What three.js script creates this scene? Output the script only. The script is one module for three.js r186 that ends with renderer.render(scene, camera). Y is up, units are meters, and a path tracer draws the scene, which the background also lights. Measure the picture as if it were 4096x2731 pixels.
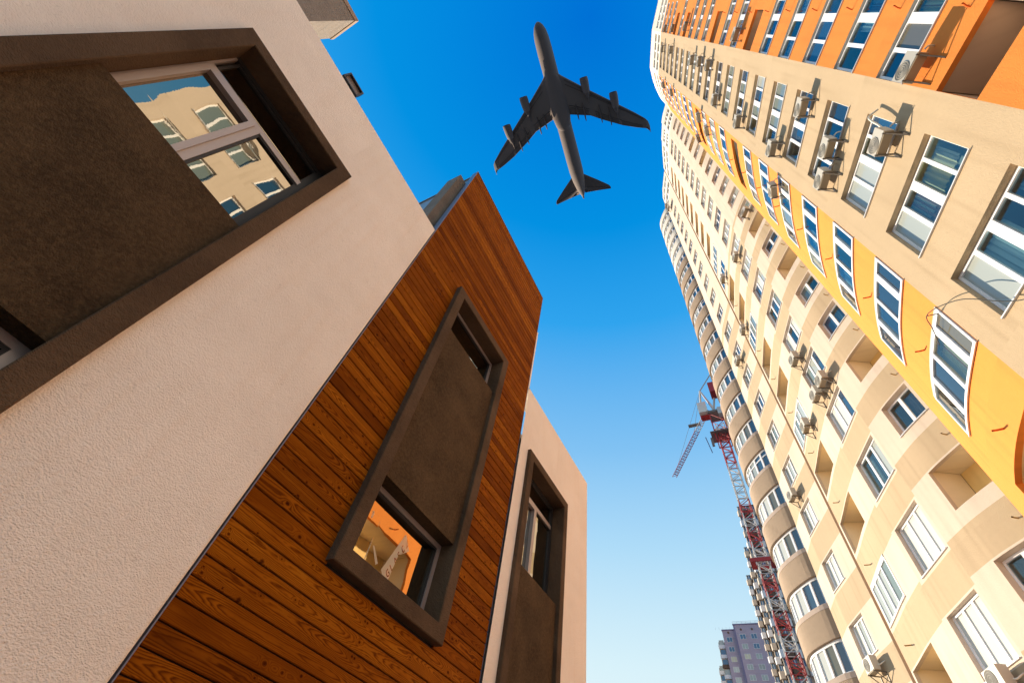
import * as THREE from 'three';
import { mergeGeometries } from 'three/addons/utils/BufferGeometryUtils.js';

// ---------------------------------------------------------------- camera, sky, sun, exposure
// Heights below are measured from the eye; everything is lifted by EYE at the end.
const EYE = 1.6;
const scene = new THREE.Scene();
const camera = new THREE.PerspectiveCamera(75.93, 1024 / 682, 0.05, 3000);
{
  const R = [[0.8844974, 0.2857005, 0.3688354], [0.1408029, 0.5902369, -0.7948553], [-0.4447908, 0.7549806, 0.4818355]];
  const m = new THREE.Matrix4().set(R[0][0], R[0][1], R[0][2], 0, R[1][0], R[1][1], R[1][2], 0, R[2][0], R[2][1], R[2][2], 0, 0, 0, 0, 1);
  camera.quaternion.setFromRotationMatrix(m);
  camera.position.set(0, EYE, 0);
}
const EXPOSURE = 2.0;
const renderer = new THREE.WebGLRenderer({ antialias: true });
renderer.toneMapping = THREE.LinearToneMapping;
renderer.toneMappingExposure = EXPOSURE;
renderer.shadowMap.enabled = true;

{ // clear evening sky: pale at the horizon, deep blue overhead
  const W = 64, H = 2048, data = new Float32Array(W * H * 4);
  const stops = [[-90, 0, .166, .675], [-.3, 0, .166, .675], [0, .98, .97, .93], [9, .84, .94, .96], [18, .69, .885, .96], [29, .43, .715, .94], [40, .223, .54, .896], [56, .030, .372, .855], [68, .001, .283, .765], [90, .0, .166, .675]];
  for (let j = 0; j < H; j++) {
    const el = ((j + .5) / H - .5) * 180;
    let k = 0; while (k < stops.length - 2 && el > stops[k + 1][0]) k++;
    const a = stops[k], b = stops[k + 1], t = Math.min(1, Math.max(0, (el - a[0]) / (b[0] - a[0])));
    for (let i = 0; i < W; i++) {
      const o = (j * W + i) * 4;
      for (let c = 0; c < 3; c++) data[o + c] = (a[c + 1] + (b[c + 1] - a[c + 1]) * t) / EXPOSURE;
      data[o + 3] = 1;
    }
  }
  const tex = new THREE.DataTexture(data, W, H, THREE.RGBAFormat, THREE.FloatType);
  tex.mapping = THREE.EquirectangularReflectionMapping;
  tex.magFilter = tex.minFilter = THREE.LinearFilter;
  tex.needsUpdate = true;
  scene.background = tex;
  scene.environment = tex;
}
const sun = new THREE.DirectionalLight(new THREE.Color().setRGB(1, .85, .655), 4.8);
{
  const el = 7 * Math.PI / 180, hx = -.828, hz = -.56;
  sun.position.set(hx * Math.cos(el) * 150, Math.sin(el) * 150 + 30, hz * Math.cos(el) * 150 - 15);
  sun.target.position.set(0, 30, -15);
  sun.castShadow = true;
  Object.assign(sun.shadow.camera, { left: -90, right: 90, top: 70, bottom: -70, near: 1, far: 500 });
  sun.shadow.mapSize.set(4096, 4096);
  scene.add(sun, sun.target);
}

// ---------------------------------------------------------------- helpers
let seed = 20240611;
const rnd = () => { seed = (seed + 0x6D2B79F5) | 0; let t = Math.imul(seed ^ seed >>> 15, 1 | seed); t = t + Math.imul(t ^ t >>> 7, 61 | t) ^ t; return ((t ^ t >>> 14) >>> 0) / 4294967296; };
const used = {};
const numbered = n => { const k = used[n] = (used[n] ?? -1) + 1; return k ? `${n}_${String(k).padStart(3, '0')}` : n; };
function tag(o, label, category, group) { o.userData = { label, category }; if (group) o.userData.group = group; return o; }
function thing(name, label, category, base = [0, 0, 0], group) {
  const o = new THREE.Group(); o.name = numbered(name); o.position.set(...base); tag(o, label, category, group); scene.add(o); return o;
}
// a part whose geometry is written in place: moved so that its thing's base is its origin
function part(parent, name, geo, mat, label) {
  const m = new THREE.Mesh(geo, mat); m.name = name; m.castShadow = m.receiveShadow = true;
  let r = parent; while (r.parent && r.parent !== scene) { r = r.parent; }
  if (r === parent) m.position.copy(parent.position).negate();
  if (label) m.userData.label = label;
  parent.add(m); return m;
}
function sub(parent, name, geo, mat) { const m = new THREE.Mesh(geo, mat); m.name = name; m.castShadow = m.receiveShadow = true; parent.add(m); return m; }
function holder(parent, name) { const g = new THREE.Group(); g.name = name; g.position.copy(parent.position).negate(); parent.add(g); return g; }

// collects quads, boxes, bars and tubes into one geometry
class MB {
  constructor() { this.p = []; this.u = []; }
  tri(a, b, c, ua, ub, uc) { this.p.push(...a, ...b, ...c); this.u.push(...(ua || [a[2], a[1]]), ...(ub || [b[2], b[1]]), ...(uc || [c[2], c[1]])); return this; }
  quad(a, b, c, d, ua, ub, uc, ud) { this.tri(a, b, c, ua, ub, uc); this.tri(a, c, d, ua, uc, ud); return this; }
  hex(q) { // 0-3 bottom ring, 4-7 top ring
    const f = [[0, 1, 2, 3], [7, 6, 5, 4], [0, 4, 5, 1], [1, 5, 6, 2], [2, 6, 7, 3], [3, 7, 4, 0]];
    for (const [a, b, c, d] of f) {
      const A = q[a], B = q[b], C = q[c], D = q[d];
      const l = (s, t) => Math.hypot(s[0] - t[0], s[1] - t[1], s[2] - t[2]);
      const w = l(A, B), h = l(B, C), u0 = A[0] * .7 + A[2], v0 = A[1];
      this.quad(A, B, C, D, [u0, v0], [u0 + w, v0], [u0 + w, v0 + h], [u0, v0 + h]);
    }
    return this;
  }
  box(x0, x1, y0, y1, z0, z1) { return this.hex([[x0, y0, z0], [x1, y0, z0], [x1, y0, z1], [x0, y0, z1], [x0, y1, z0], [x1, y1, z0], [x1, y1, z1], [x0, y1, z1]]); }
  bar(a, b, w, h = w) {
    const A = new THREE.Vector3(...a), B = new THREE.Vector3(...b), d = B.clone().sub(A).normalize();
    const up = Math.abs(d.y) > .95 ? new THREE.Vector3(1, 0, 0) : new THREE.Vector3(0, 1, 0);
    const s = new THREE.Vector3().crossVectors(d, up).normalize().multiplyScalar(w / 2), t = new THREE.Vector3().crossVectors(s, d).normalize().multiplyScalar(h / 2);
    const r = P => [[-1, -1], [1, -1], [1, 1], [-1, 1]].map(([i, j]) => P.clone().addScaledVector(s, i).addScaledVector(t, j).toArray());
    return this.hex([...r(A), ...r(B)]);
  }
  geo() {
    const g = new THREE.BufferGeometry();
    g.setAttribute('position', new THREE.Float32BufferAttribute(this.p, 3));
    g.setAttribute('uv', new THREE.Float32BufferAttribute(this.u, 2));
    g.computeVertexNormals(); return g;
  }
  get empty() { return !this.p.length; }
}
const boxGeo = (...a) => new MB().box(...a).geo();
const tubeGeo = (pts, r, n = 24, k = 7) => new THREE.TubeGeometry(new THREE.CatmullRomCurve3(pts.map(p => new THREE.Vector3(...p))), n, r, k, false);

// ---------------------------------------------------------------- procedural textures and materials
function lattice(n, s) { let q = s >>> 0; const r = () => { q = (q + 0x6D2B79F5) | 0; let t = Math.imul(q ^ q >>> 15, 1 | q); t = t + Math.imul(t ^ t >>> 7, 61 | t) ^ t; return ((t ^ t >>> 14) >>> 0) / 4294967296; }; const a = new Float32Array(n * n); for (let i = 0; i < n * n; i++) a[i] = r(); return a; }
const lats = {};
function vnoise(x, y, n, s) { // periodic over n cells
  const L = lats[n + '_' + s] ??= lattice(n, s * 7919 + n);
  const xi = Math.floor(x), yi = Math.floor(y), fx = x - xi, fy = y - yi, u = fx * fx * (3 - 2 * fx), v = fy * fy * (3 - 2 * fy);
  const m = q => ((q % n) + n) % n, a = m(xi), b = m(xi + 1), c = m(yi) * n, d = m(yi + 1) * n;
  return (L[c + a] * (1 - u) + L[c + b] * u) * (1 - v) + (L[d + a] * (1 - u) + L[d + b] * u) * v;
}
function dataTex(w, h, f, srgb, repeat) {
  const d = new Uint8Array(w * h * 4);
  for (let y = 0; y < h; y++) for (let x = 0; x < w; x++) { const c = f(x / w, y / h), o = (y * w + x) * 4; d[o] = c[0] * 255; d[o + 1] = c[1] * 255; d[o + 2] = c[2] * 255; d[o + 3] = 255; }
  const t = new THREE.DataTexture(d, w, h); t.wrapS = t.wrapT = THREE.RepeatWrapping; t.magFilter = THREE.LinearFilter; t.minFilter = THREE.LinearMipmapLinearFilter; t.generateMipmaps = true;
  if (srgb) t.colorSpace = THREE.SRGBColorSpace;
  if (repeat) t.repeat.set(repeat, repeat);
  t.needsUpdate = true; return t;
}
const clamp01 = v => Math.min(1, Math.max(0, v));
// trowelled stucco relief: elongated pits between grains
const stuccoBump = dataTex(1024, 1024, (u, v) => {
  const w = vnoise(u * 40, v * 40, 40, 3) * .8;
  const g = vnoise(u * 150 + w, v * 230 + w, 460, 1) * .5 + vnoise(u * 300, v * 440 + w, 460, 2) * .3 + vnoise(u * 60, v * 60, 60, 4) * .25;
  const c = clamp01(g); return [c, c, c];
}, false, 1 / 1.25);
// gentle colour drift for rendered walls (a multiplier near 1)
const driftTex = (amp, s, rep) => dataTex(512, 512, (u, v) => {
  const g = vnoise(u * 5, v * 5, 5, s) * .5 + vnoise(u * 13, v * 13, 13, s + 1) * .3 + vnoise(u * 90, v * 90, 90, s + 2) * .2;
  const c = 1 - amp * g; return [c, c - amp * .03, c - amp * .06];
}, false, rep);
const drift = dataTex(1024, 1024, (u, v) => { // house render: trowel clouds, faint runs, tiny dark pits
  const cl = vnoise(u * 4, v * 5, 20, 11) * .45 + vnoise(u * 11 + vnoise(u * 5, v * 5, 5, 15), v * 17, 187, 12) * .35 + vnoise(u * 60, v * 60, 60, 13) * .2;
  const run = Math.pow(vnoise(u * 48, v * 4, 192, 14), 4), pit = vnoise(u * 190, v * 190, 190, 16) > .93 ? .10 : 0;
  const c = 1.0 - .11 * cl - .015 * run - pit; return [c, c - .015 * cl - .02 * run, c - .03 * cl - .04 * run];
}, false, 1 / 3.1), driftStrong = driftTex(.62, 21, 1 / 2.3), driftTower = dataTex(1024, 1024, (u, v) => { // rendered and painted walls: patches, roller texture, faint rain runs
  const patch = vnoise(u * 4, v * 5, 20, 31) * .5 + vnoise(u * 11, v * 13, 143, 32) * .3 + vnoise(u * 120, v * 120, 120, 33) * .2;
  const run = Math.pow(vnoise(u * 64, v * 3, 192, 34), 3) * vnoise(u * 9, v * 5, 45, 35);
  const c = 1 - .13 * patch - .20 * run; return [c, c - .02 * run - .004, c - .05 * run - .012 * patch];
}, false, 1 / 9);
const driftPanel = dataTex(1024, 1024, (u, v) => { // scrubbed dark finish: cloudy patches and a mealy grain
  const a = vnoise(u * 3 + vnoise(u * 6, v * 6, 6, 51) * .8, v * 3, 12, 52), b = vnoise(u * 12, v * 12, 12, 53), g = vnoise(u * 130, v * 130, 130, 54), h = vnoise(u * 300, v * 300, 300, 55);
  const c = clamp01(.30 + .62 * (a * .5 + b * .3 + g * .2) + .30 * (g - .5) * h + .1 * h); return [c, c, c * .97];
}, false, 1 / 2.2);
const streak = dataTex(512, 512, (u, v) => { // grey weathered sheet and concrete: vertical runs
  const g = vnoise(u * 60, v * 6, 60, 41) * .4 + vnoise(u * 9, v * 9, 9, 42) * .4 + vnoise(u * 120, v * 120, 120, 43) * .2;
  const c = .62 + .38 * g; return [c, c, c];
}, false, 1 / 2.5);
const M = (r, g, b, o = {}) => new THREE.MeshStandardMaterial({ color: new THREE.Color().setRGB(r, g, b), roughness: .9, metalness: 0, side: THREE.DoubleSide, ...o });
const P = (r, g, b, o = {}) => new THREE.MeshPhysicalMaterial({ color: new THREE.Color().setRGB(r, g, b), roughness: .03, metalness: 0, side: THREE.DoubleSide, ...o });

const mat = {
  plaster: M(.96, .885, .80, { map: drift, bumpMap: stuccoBump, bumpScale: .0055 }),
  darkRender: P(.15, .098, .060, { map: driftStrong, bumpMap: stuccoBump, bumpScale: .008, roughness: .95, specularIntensity: .3 }),
  darkPanel: P(.135, .085, .045, { map: driftPanel, bumpMap: stuccoBump, bumpScale: .008, roughness: .95, specularIntensity: .3 }),
  alu: M(.42, .37, .36, { roughness: .38, metalness: .35 }),
  aluDark: M(.02, .02, .022, { roughness: .5 }),
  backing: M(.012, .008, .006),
  zinc: M(.30, .36, .42, { map: streak, roughness: .45, metalness: .3 }),
  zincEdge: M(.16, .19, .27, { roughness: .4, metalness: .3 }),
  pier: M(.22, .18, .14, { map: streak, bumpMap: stuccoBump, bumpScale: .006 }),
  concrete: M(.34, .29, .24, { map: streak, bumpMap: stuccoBump, bumpScale: .012 }),
  concreteEdge: M(.42, .31, .22, { map: streak }),
  beige: M(.53, .395, .245, { map: driftTower, bumpMap: stuccoBump, bumpScale: .01 }),
  cream: M(.70, .575, .455, { map: driftTower, bumpMap: stuccoBump, bumpScale: .01 }),
  white: M(.78, .72, .62, { map: driftTower }),
  orange: M(.86, .27, .04, { map: driftTower, bumpMap: stuccoBump, bumpScale: .01 }),
  parapet: M(.40, .285, .19, { map: driftTower, bumpMap: stuccoBump, bumpScale: .01 }),
  parapetCap: M(.52, .40, .32, { map: driftTower }),
  loggiaLining: M(.90, .75, .54, { map: driftTower }),
  loggiaBounce: M(.92, .66, .28, { map: driftTower }), stepShade: M(.46, .33, .22), soffit: M(.66, .52, .40, { map: driftTower }),  // loggia back wall carries painted warm bounce, the step face painted shade
  frame: M(.86, .86, .88, { roughness: .35 }),
  sill: M(.62, .62, .64, { roughness: .4 }),
  greyTrim: M(.42, .43, .40, { roughness: .5 }),
  drainOrange: M(.50, .10, .015, { roughness: .6 }), drainTan: M(.36, .22, .08, { roughness: .6 }),
  acWhite: M(.46, .43, .37, { roughness: .5 }), acGrille: M(.30, .28, .24, { roughness: .6 }), acDark: M(.17, .16, .14), acUnder: M(.34, .28, .20, { roughness: .7 }), steel: M(.14, .12, .10, { roughness: .5, metalness: .4 }),
  hose: M(.72, .66, .55, { roughness: .6 }), cable: M(.05, .05, .045),
  ground: M(.20, .19, .18, { map: streak }),
  craneJib: M(.30, .05, .09, { roughness: .5 }),
  craneRed: M(.42, .022, .022, { roughness: .5 }), craneWhite: M(.55, .52, .50, { roughness: .5 }), craneGrey: M(.20, .18, .17), craneBox: M(.74, .70, .62, { roughness: .6 }), craneBlue: M(.10, .16, .30, { roughness: .6 }),
  farCream: M(.52, .44, .36), farBrown: M(.13, .075, .05), farWhite: M(.70, .69, .70), farOrange: M(.50, .34, .22), farGlass: P(.02, .10, .22, { ior: 1.8, roughness: .08 }),
  purple: M(.46, .37, .45, { map: driftTower }), purpleDark: M(.20, .17, .28),
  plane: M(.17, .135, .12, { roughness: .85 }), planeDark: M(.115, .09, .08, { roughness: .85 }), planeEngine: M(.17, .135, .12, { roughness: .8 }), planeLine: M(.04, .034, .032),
  tape: M(.95, .88, .72, { transparent: true, opacity: .5, roughness: .8 }),
};
// glazing: tinted panes that mirror the sky; what stands behind them tints the pane
const glass = [P(.015, .03, .05, { ior: 1.9 }), P(.02, .06, .12, { ior: 1.9 }), P(.16, .20, .19, { ior: 1.8 }), P(.34, .37, .35, { ior: 1.7 }), P(.12, .11, .08, { ior: 1.8 }), P(.55, .56, .52, { ior: 1.6 })];
const waveBump = dataTex(256, 256, (u, v) => { const g = vnoise(u * 4, v * 3, 12, 61) * .8 + vnoise(u * 9, v * 8, 9, 62) * .2; return [g, g, g]; }, false, 1 / 1.3);
const coated = P(.37, .335, .27, { metalness: 1, roughness: .012, bumpMap: waveBump, bumpScale: .0022 });
const clearGlass = [P(.70, .80, .82, { transmission: 1, thickness: 0, ior: 1.75, roughness: .01 }), P(.55, .68, .74, { transmission: 1, thickness: 0, ior: 1.85, roughness: .01 }), P(.72, .76, .66, { transmission: 1, thickness: 0, ior: 1.75, roughness: .01 })];
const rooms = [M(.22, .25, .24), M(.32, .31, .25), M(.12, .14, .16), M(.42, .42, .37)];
const curtains = [M(.74, .74, .68), M(.62, .68, .66), M(.70, .63, .50), M(.80, .80, .78), M(.42, .20, .15)];
const pick = a => a[Math.floor(rnd() * a.length)];

// ---------------------------------------------------------------- ground and street
{
  const g = new THREE.Mesh(new THREE.PlaneGeometry(2400, 2400).rotateX(-Math.PI / 2), mat.ground); g.name = 'ground'; g.position.y = -EYE; g.receiveShadow = true; g.userData.kind = 'structure'; scene.add(g);
  const p = new THREE.Mesh(boxGeo(-3, -1.2, -EYE, -EYE + .13, -60, 30), mat.concrete); p.name = 'pavement'; p.userData.kind = 'structure'; p.castShadow = p.receiveShadow = true; scene.add(p);
}

// ---------------------------------------------------------------- left: the new house with its timber bay
const XW = -3.0, XF = -2.94, XG = -3.2;           // plaster plane, face of the window surrounds, glass plane
const house = thing('modern_house', 'low modern house of pinkish plaster with a tall wood clad bay', 'house', [XW, -EYE, -2]);
// wall face in plane x with rectangular openings [z0,z1,y0,y1] and reveals of depth d
function faceX(mb, x, z0, z1, y0, y1, holes, d) {
  const zs = [...new Set([z0, z1, ...holes.flatMap(h => [h[0], h[1]])])].sort((a, b) => a - b), ys = [...new Set([y0, y1, ...holes.flatMap(h => [h[2], h[3]])])].sort((a, b) => a - b);
  for (let i = 0; i < zs.length - 1; i++) for (let j = 0; j < ys.length - 1; j++) {
    const zm = (zs[i] + zs[i + 1]) / 2, ym = (ys[j] + ys[j + 1]) / 2;
    if (holes.some(h => zm > h[0] && zm < h[1] && ym > h[2] && ym < h[3])) continue;
    mb.quad([x, ys[j], zs[i]], [x, ys[j + 1], zs[i]], [x, ys[j + 1], zs[i + 1]], [x, ys[j], zs[i + 1]]);
  }
  for (const h of holes) {
    const xb = x - d;
    mb.quad([x, h[2], h[0]], [x, h[3], h[0]], [xb, h[3], h[0]], [xb, h[2], h[0]], [x, h[2]], [x, h[3]], [xb, h[3]], [xb, h[2]]);
    mb.quad([x, h[2], h[1]], [x, h[3], h[1]], [xb, h[3], h[1]], [xb, h[2], h[1]], [x, h[2]], [x, h[3]], [xb, h[3]], [xb, h[2]]);
    mb.quad([x, h[3], h[0]], [x, h[3], h[1]], [xb, h[3], h[1]], [xb, h[3], h[0]], [x, h[0]], [x, h[1]], [xb, h[1]], [xb, h[0]]);
    mb.quad([x, h[2], h[0]], [x, h[2], h[1]], [xb, h[2], h[1]], [xb, h[2], h[0]], [x, h[0]], [x, h[1]], [xb, h[1]], [xb, h[0]]);
  }
}
// surround opening, panel band, per window column: z range, inner y range, panel y range
const cols = [
  { z0: -.02, z1: 1.23, y0: .70, y1: 4.70, p0: 1.475, p1: 3.06, mull: true, o: .155 },
  { z0: -3.745, z1: -2.425, y0: 1.65, y1: 5.645, p0: 2.43, p1: 4.90, mull: false, o: .15 },
  { z0: -6.52, z1: -5.20, y0: .70, y1: 4.675, p0: 1.475, p1: 3.01, mull: true, o: .15 },
];
{
  const zWoodL = -1.425, zWoodR = -4.775, roof = 6.11, zEnd = -7.785, zStart = 6.0;
  const outer = c => [c.z0 - c.o + .02, c.z1 + c.o - .02, c.y0 - c.o + .02, c.y1 + c.o - .02];
  // left plaster wall, its edge by the timber rounded
  const a = new MB();
  const r = .035, zR = zWoodL + .012;
  faceX(a, XW, zR + r, zStart, -EYE, roof, [outer(cols[0])], .3);
  for (let k = 0; k < 6; k++) {
    const t0 = k / 6 * Math.PI / 2, t1 = (k + 1) / 6 * Math.PI / 2, f = t => [XW - r + Math.cos(t) * r, zR + r - Math.sin(t) * r];
    const p = f(t0), q = f(t1); a.quad([p[0], -EYE, p[1]], [p[0], roof, p[1]], [q[0], roof, q[1]], [q[0], -EYE, q[1]]);
  }
  a.quad([XW - r, -EYE, zR], [XW - r, roof, zR], [XW - .16, roof, zR], [XW - .16, -EYE, zR]);
  a.quad([XW, roof, zR], [XW, roof, zStart], [XW - .35, roof, zStart], [XW - .35, roof, zR], [0, zR], [0, zStart], [.35, zStart], [.35, zR]);
  a.quad([XW - .35, roof, zR], [XW - .35, roof, zStart], [XW - .35, roof - .6, zStart], [XW - .35, roof - .6, zR]);
  a.quad([XW, -EYE, zStart], [XW, roof, zStart], [XW - 9, roof, zStart], [XW - 9, -EYE, zStart], [0, 0], [0, roof], [9, roof], [9, 0]);
  part(house, 'wall', a.geo(), mat.plaster);
  // right plaster wall
  const b = new MB();
  faceX(b, XW, zEnd, zWoodR - .012, -EYE, roof - .03, [outer(cols[2])], .3);
  b.quad([XW, -EYE, zEnd], [XW, roof - .03, zEnd], [XW - 9, roof - .03, zEnd], [XW - 9, -EYE, zEnd], [0, 0], [0, roof], [9, roof], [9, 0]);
  b.quad([XW, roof - .03, zEnd], [XW, roof - .03, zWoodR], [XW - .35, roof - .03, zWoodR], [XW - .35, roof - .03, zEnd], [0, 0], [0, 3], [.35, 3], [.35, 0]);
  part(house, 'wall', b.geo(), mat.plaster);
  // set-back upper storey wall that shows past the timber bay
  part(house, 'upper_wall', boxGeo(XW - 5, XW - .16, roof - .05, 8.3, zWoodR - .26, zWoodR - .02), mat.plaster);
  // flat roof and dark core
  part(house, 'roof', new MB().box(XW - 9, XW - .36, roof - .7, roof - .6, zEnd + .02, zStart - .02).geo(), mat.concrete);
  part(house, 'core_wall', new MB().box(XW - 9, XW - .42, -EYE, roof - .75, zEnd + .1, zStart - .1).geo(), mat.backing);

  // timber bay: backing box, boards, flashing
  const xb = XW - .055;
  const back = new MB();
  faceX(back, xb, zWoodR + .01, zWoodL - .01, -EYE, 9.35, [[cols[1].z0 - .1, cols[1].z1 + .1, cols[1].y0 - .1, cols[1].y1 + .1]], .3);
  part(house, 'cladding_batten', back.geo(), mat.backing);
  part(house, 'edge_flashing', new MB().box(XW - .15, XW - .02, -EYE, 9.385, zWoodL - .008, zWoodL).box(XW - .15, XW - .02, 9.375, 9.385, zWoodR + .004, zWoodL - .009).box(XW - .12, XW - .025, -EYE, 9.385, zWoodR - .004, zWoodR + .003).geo(), mat.zincEdge);
  part(house, 'sheet_metal_side', new MB().box(XW - 5, XW - .16, roof - .1, 9.33, zWoodL - .12, zWoodL - .06).geo(), mat.zinc);
  part(house, 'sheet_metal_cap', new MB().box(XW - 5, XW - .16, 9.334, 9.37, zWoodR + .05, zWoodL - .03).geo(), mat.zinc);
  part(house, 'bay_back_wall', new MB().box(XW - 5, XW - .16, roof - .1, 9.3, zWoodR + .06, zWoodR + .14).geo(), mat.plaster);
  part(house, 'render_pier', new MB().box(-3.56, -3.24, roof - .05, 8.95, zWoodL - .055, zWoodL + .16).geo(), mat.pier);
  part(house, 'lightning_rod', tubeGeo([[-3.55, 9.37, -1.62], [-3.50, 9.62, -1.66]], .008, 3, 5), mat.steel);

  // boards: texture rows, each a different plain-sawn board with its own knots
  const ROWS = 16, TW = 2048, RH = 64;
  const px = new Uint8Array(TW * RH * ROWS * 4), bp = new Uint8Array(TW * RH * ROWS * 4);
  for (let row = 0; row < ROWS; row++) {
    const knots = []; const nk = 5 + Math.floor(rnd() * 5);
    for (let k = 0; k < nk; k++) knots.push([rnd() * 3.4, .015 + rnd() * .09, .004 + rnd() * .007, .6 + rnd()]);
    const c0 = .035 + rnd() * .05, depth = .012 + rnd() * .04, freq = 95 + rnd() * 95, quiet = rnd() < .3 ? .4 : 1, tone = .86 + rnd() * .28;
    for (let y = 0; y < RH; y++) for (let x = 0; x < TW; x++) {
      const u = x / TW * 3.4, v = y / RH * .12;
      const c = c0 + (vnoise(u * 1.7, row * 3.7, 64, 71) - .5) * .05, dpt = depth + (vnoise(u * 2.3 + 9, row * 5.3, 64, 72) - .35) * .045;
      let dv = v - c + (vnoise(u * 9, v * 60 + row * 9, 256, 73) - .5) * .006, dark = 0, R = 0;
      for (const k of knots) {
        const du = (u - k[0]) / (k[2] * 5), dw = (v - k[1]) / (k[2] * 2), e = Math.exp(-(du * du + dw * dw));
        R += e * .026 * k[3];
        const d2 = Math.hypot((u - k[0]) / 1.5, v - k[1]) / k[2]; if (d2 < 1.6) dark = Math.max(dark, clamp01(1.6 - d2));
      }
      R += Math.sqrt(dv * dv + dpt * dpt * 1.1);
      R += (vnoise(u * 22, v * 160 + row * 31, 512, 74) - .5) * .0022;
      const ph = R * freq, fr = ph - Math.floor(ph);
      let late = fr < .72 ? Math.pow(fr / .72, 2.6) : (1 - fr) / .28;           // soft rise, sharp fall
      const fine = vnoise(u * 12, v * 1400, 512, 75);
      const cloud = vnoise(u * 4 + row * 7, v * 18, 64, 76);
      late = clamp01(late * (.55 + .45 * cloud) * quiet + (1 - quiet) * .45);
      const L = clamp01(.30 + .70 * Math.pow(1 - late, 1.5) - .10 * fine) * tone * (.72 + .5 * cloud) * (1 - .8 * dark);
      const o = ((row * RH + y) * TW + x) * 4;
      px[o] = clamp01(.07 + .93 * L) * 255; px[o + 1] = clamp01(.05 + .88 * Math.pow(L, 1.22)) * 255; px[o + 2] = clamp01(.04 + .80 * Math.pow(L, 1.5)) * 255; px[o + 3] = 255;
      const h = clamp01(1 - late * .6 - .2 * fine); bp[o] = bp[o + 1] = bp[o + 2] = h * 255; bp[o + 3] = 255;
    }
  }
  const mk = d => { const t = new THREE.DataTexture(d, TW, RH * ROWS); t.magFilter = THREE.LinearFilter; t.minFilter = THREE.LinearMipmapLinearFilter; t.generateMipmaps = true; t.needsUpdate = true; return t; };
  const wt = mk(px), wb = mk(bp);
  const woods = [[.335, .108, .006], [.30, .093, .005], [.38, .130, .008], [.25, .075, .004], [.32, .100, .005]].map(c => P(...c, { map: wt, bumpMap: wb, bumpScale: .0012, roughness: .6, specularIntensity: .05 }));
  // one board: chamfered front, from z0 (left end in the photo, larger z) to z1
  function board(z0, z1, y0, y1, proud, row, flip) {
    const mb = new MB(), ch = .005, xf = XW - .028 + proud, xk = XW - .052, h = y1 - y0;
    const uv = (z, y) => [flip ? (zWoodL - z) / 3.4 + .01 : .99 - (zWoodL - z) / 3.4, (row + .06 + .88 * (y - y0) / h) / ROWS];
    const prof = [[xk, y0], [xf - ch, y0], [xf, y0 + ch], [xf, y1 - ch], [xf - ch, y1], [xk, y1]];
    for (let i = 0; i < prof.length - 1; i++) {
      const [xa, ya] = prof[i], [xc, yc] = prof[i + 1];
      mb.quad([xa, ya, z0], [xc, yc, z0], [xc, yc, z1], [xa, ya, z1], uv(z0, ya), uv(z0, yc), uv(z1, yc), uv(z1, ya));
    }
    for (const z of [z0, z1]) { mb.quad([xk, y0, z], [xf, y0 + ch, z], [xf, y1 - ch, z], [xk, y1, z], uv(z, y0), uv(z, y0), uv(z, y1), uv(z, y1)); }
    return mb.geo();
  }
  const cl = holder(house, 'timber_cladding');
  const pitch = .1235, gap = .009, hz0 = cols[1].z0 - cols[1].o + .03, hz1 = cols[1].z1 + cols[1].o - .03, hy0 = cols[1].y0 - cols[1].o + .03, hy1 = cols[1].y1 + cols[1].o - .03;
  for (let y = 9.372 - pitch; y > -EYE; y -= pitch) {
    const row = Math.floor(rnd() * ROWS), m = pick(woods), flip = rnd() < .5, proud = (rnd() - .5) * .003;
    const y0 = y + gap, y1 = y + pitch;
    const segs = (y1 <= hy0 || y0 >= hy1) ? [[zWoodL - .012, zWoodR + .004]] : [[zWoodL - .012, hz1], [hz0, zWoodR + .004]];
    for (const [za, zb] of segs) sub(cl, 'board', board(za, zb, y0, y1, proud, row, flip), m);
  }

  // window columns
  cols.forEach((c, ci) => {
    const s = new MB(), o = c.o, d = .28, xr = XF - d, Z0 = c.z0 - o, Z1 = c.z1 + o, Y0 = c.y0 - o, Y1 = c.y1 + o, ch = .008;
    // frame front with chamfered arrises, outer cheeks and reveals
    const ring = (q, x, e) => [[x, Y0 - e + q, Z0 - e + q], [x, Y1 + e - q, Z0 - e + q], [x, Y1 + e - q, Z1 + e - q], [x, Y0 - e + q, Z1 + e - q]];
    const A = ring(0, XW - .06, 0), B = ring(0, XF - ch, 0), C = ring(ch, XF, 0);
    const inner = (q, x) => [[x, c.y0 - q, c.z0 - q], [x, c.y1 + q, c.z0 - q], [x, c.y1 + q, c.z1 + q], [x, c.y0 - q, c.z1 + q]];
    const D = inner(ch, XF), E = inner(0, XF - ch), F = inner(0, xr);
    const link = (p, q) => { for (let k = 0; k < 4; k++) { const l = (k + 1) % 4; const f = v => [v[2] + v[0] * .9, v[1] + v[0] * .9]; s.quad(p[k], p[l], q[l], q[k], f(p[k]), f(p[l]), f(q[l]), f(q[k])); } };
    link(A, B); link(B, C); link(C, D); link(D, E); link(E, F);
    part(house, 'window_surround', s.geo(), mat.darkRender);
    part(house, 'infill_panel', new MB().box(XG - .05, XW - .002, c.p0, c.p1, c.z0 + .001, c.z1 - .001).geo(), mat.darkPanel);
    part(house, 'window_lining', boxGeo(xr - .02, xr, Y0, Y1, Z0, Z1), mat.backing);
    const lights = [[c.p1, c.y1, c.mull], [c.y0, c.p0, false]];
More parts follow.
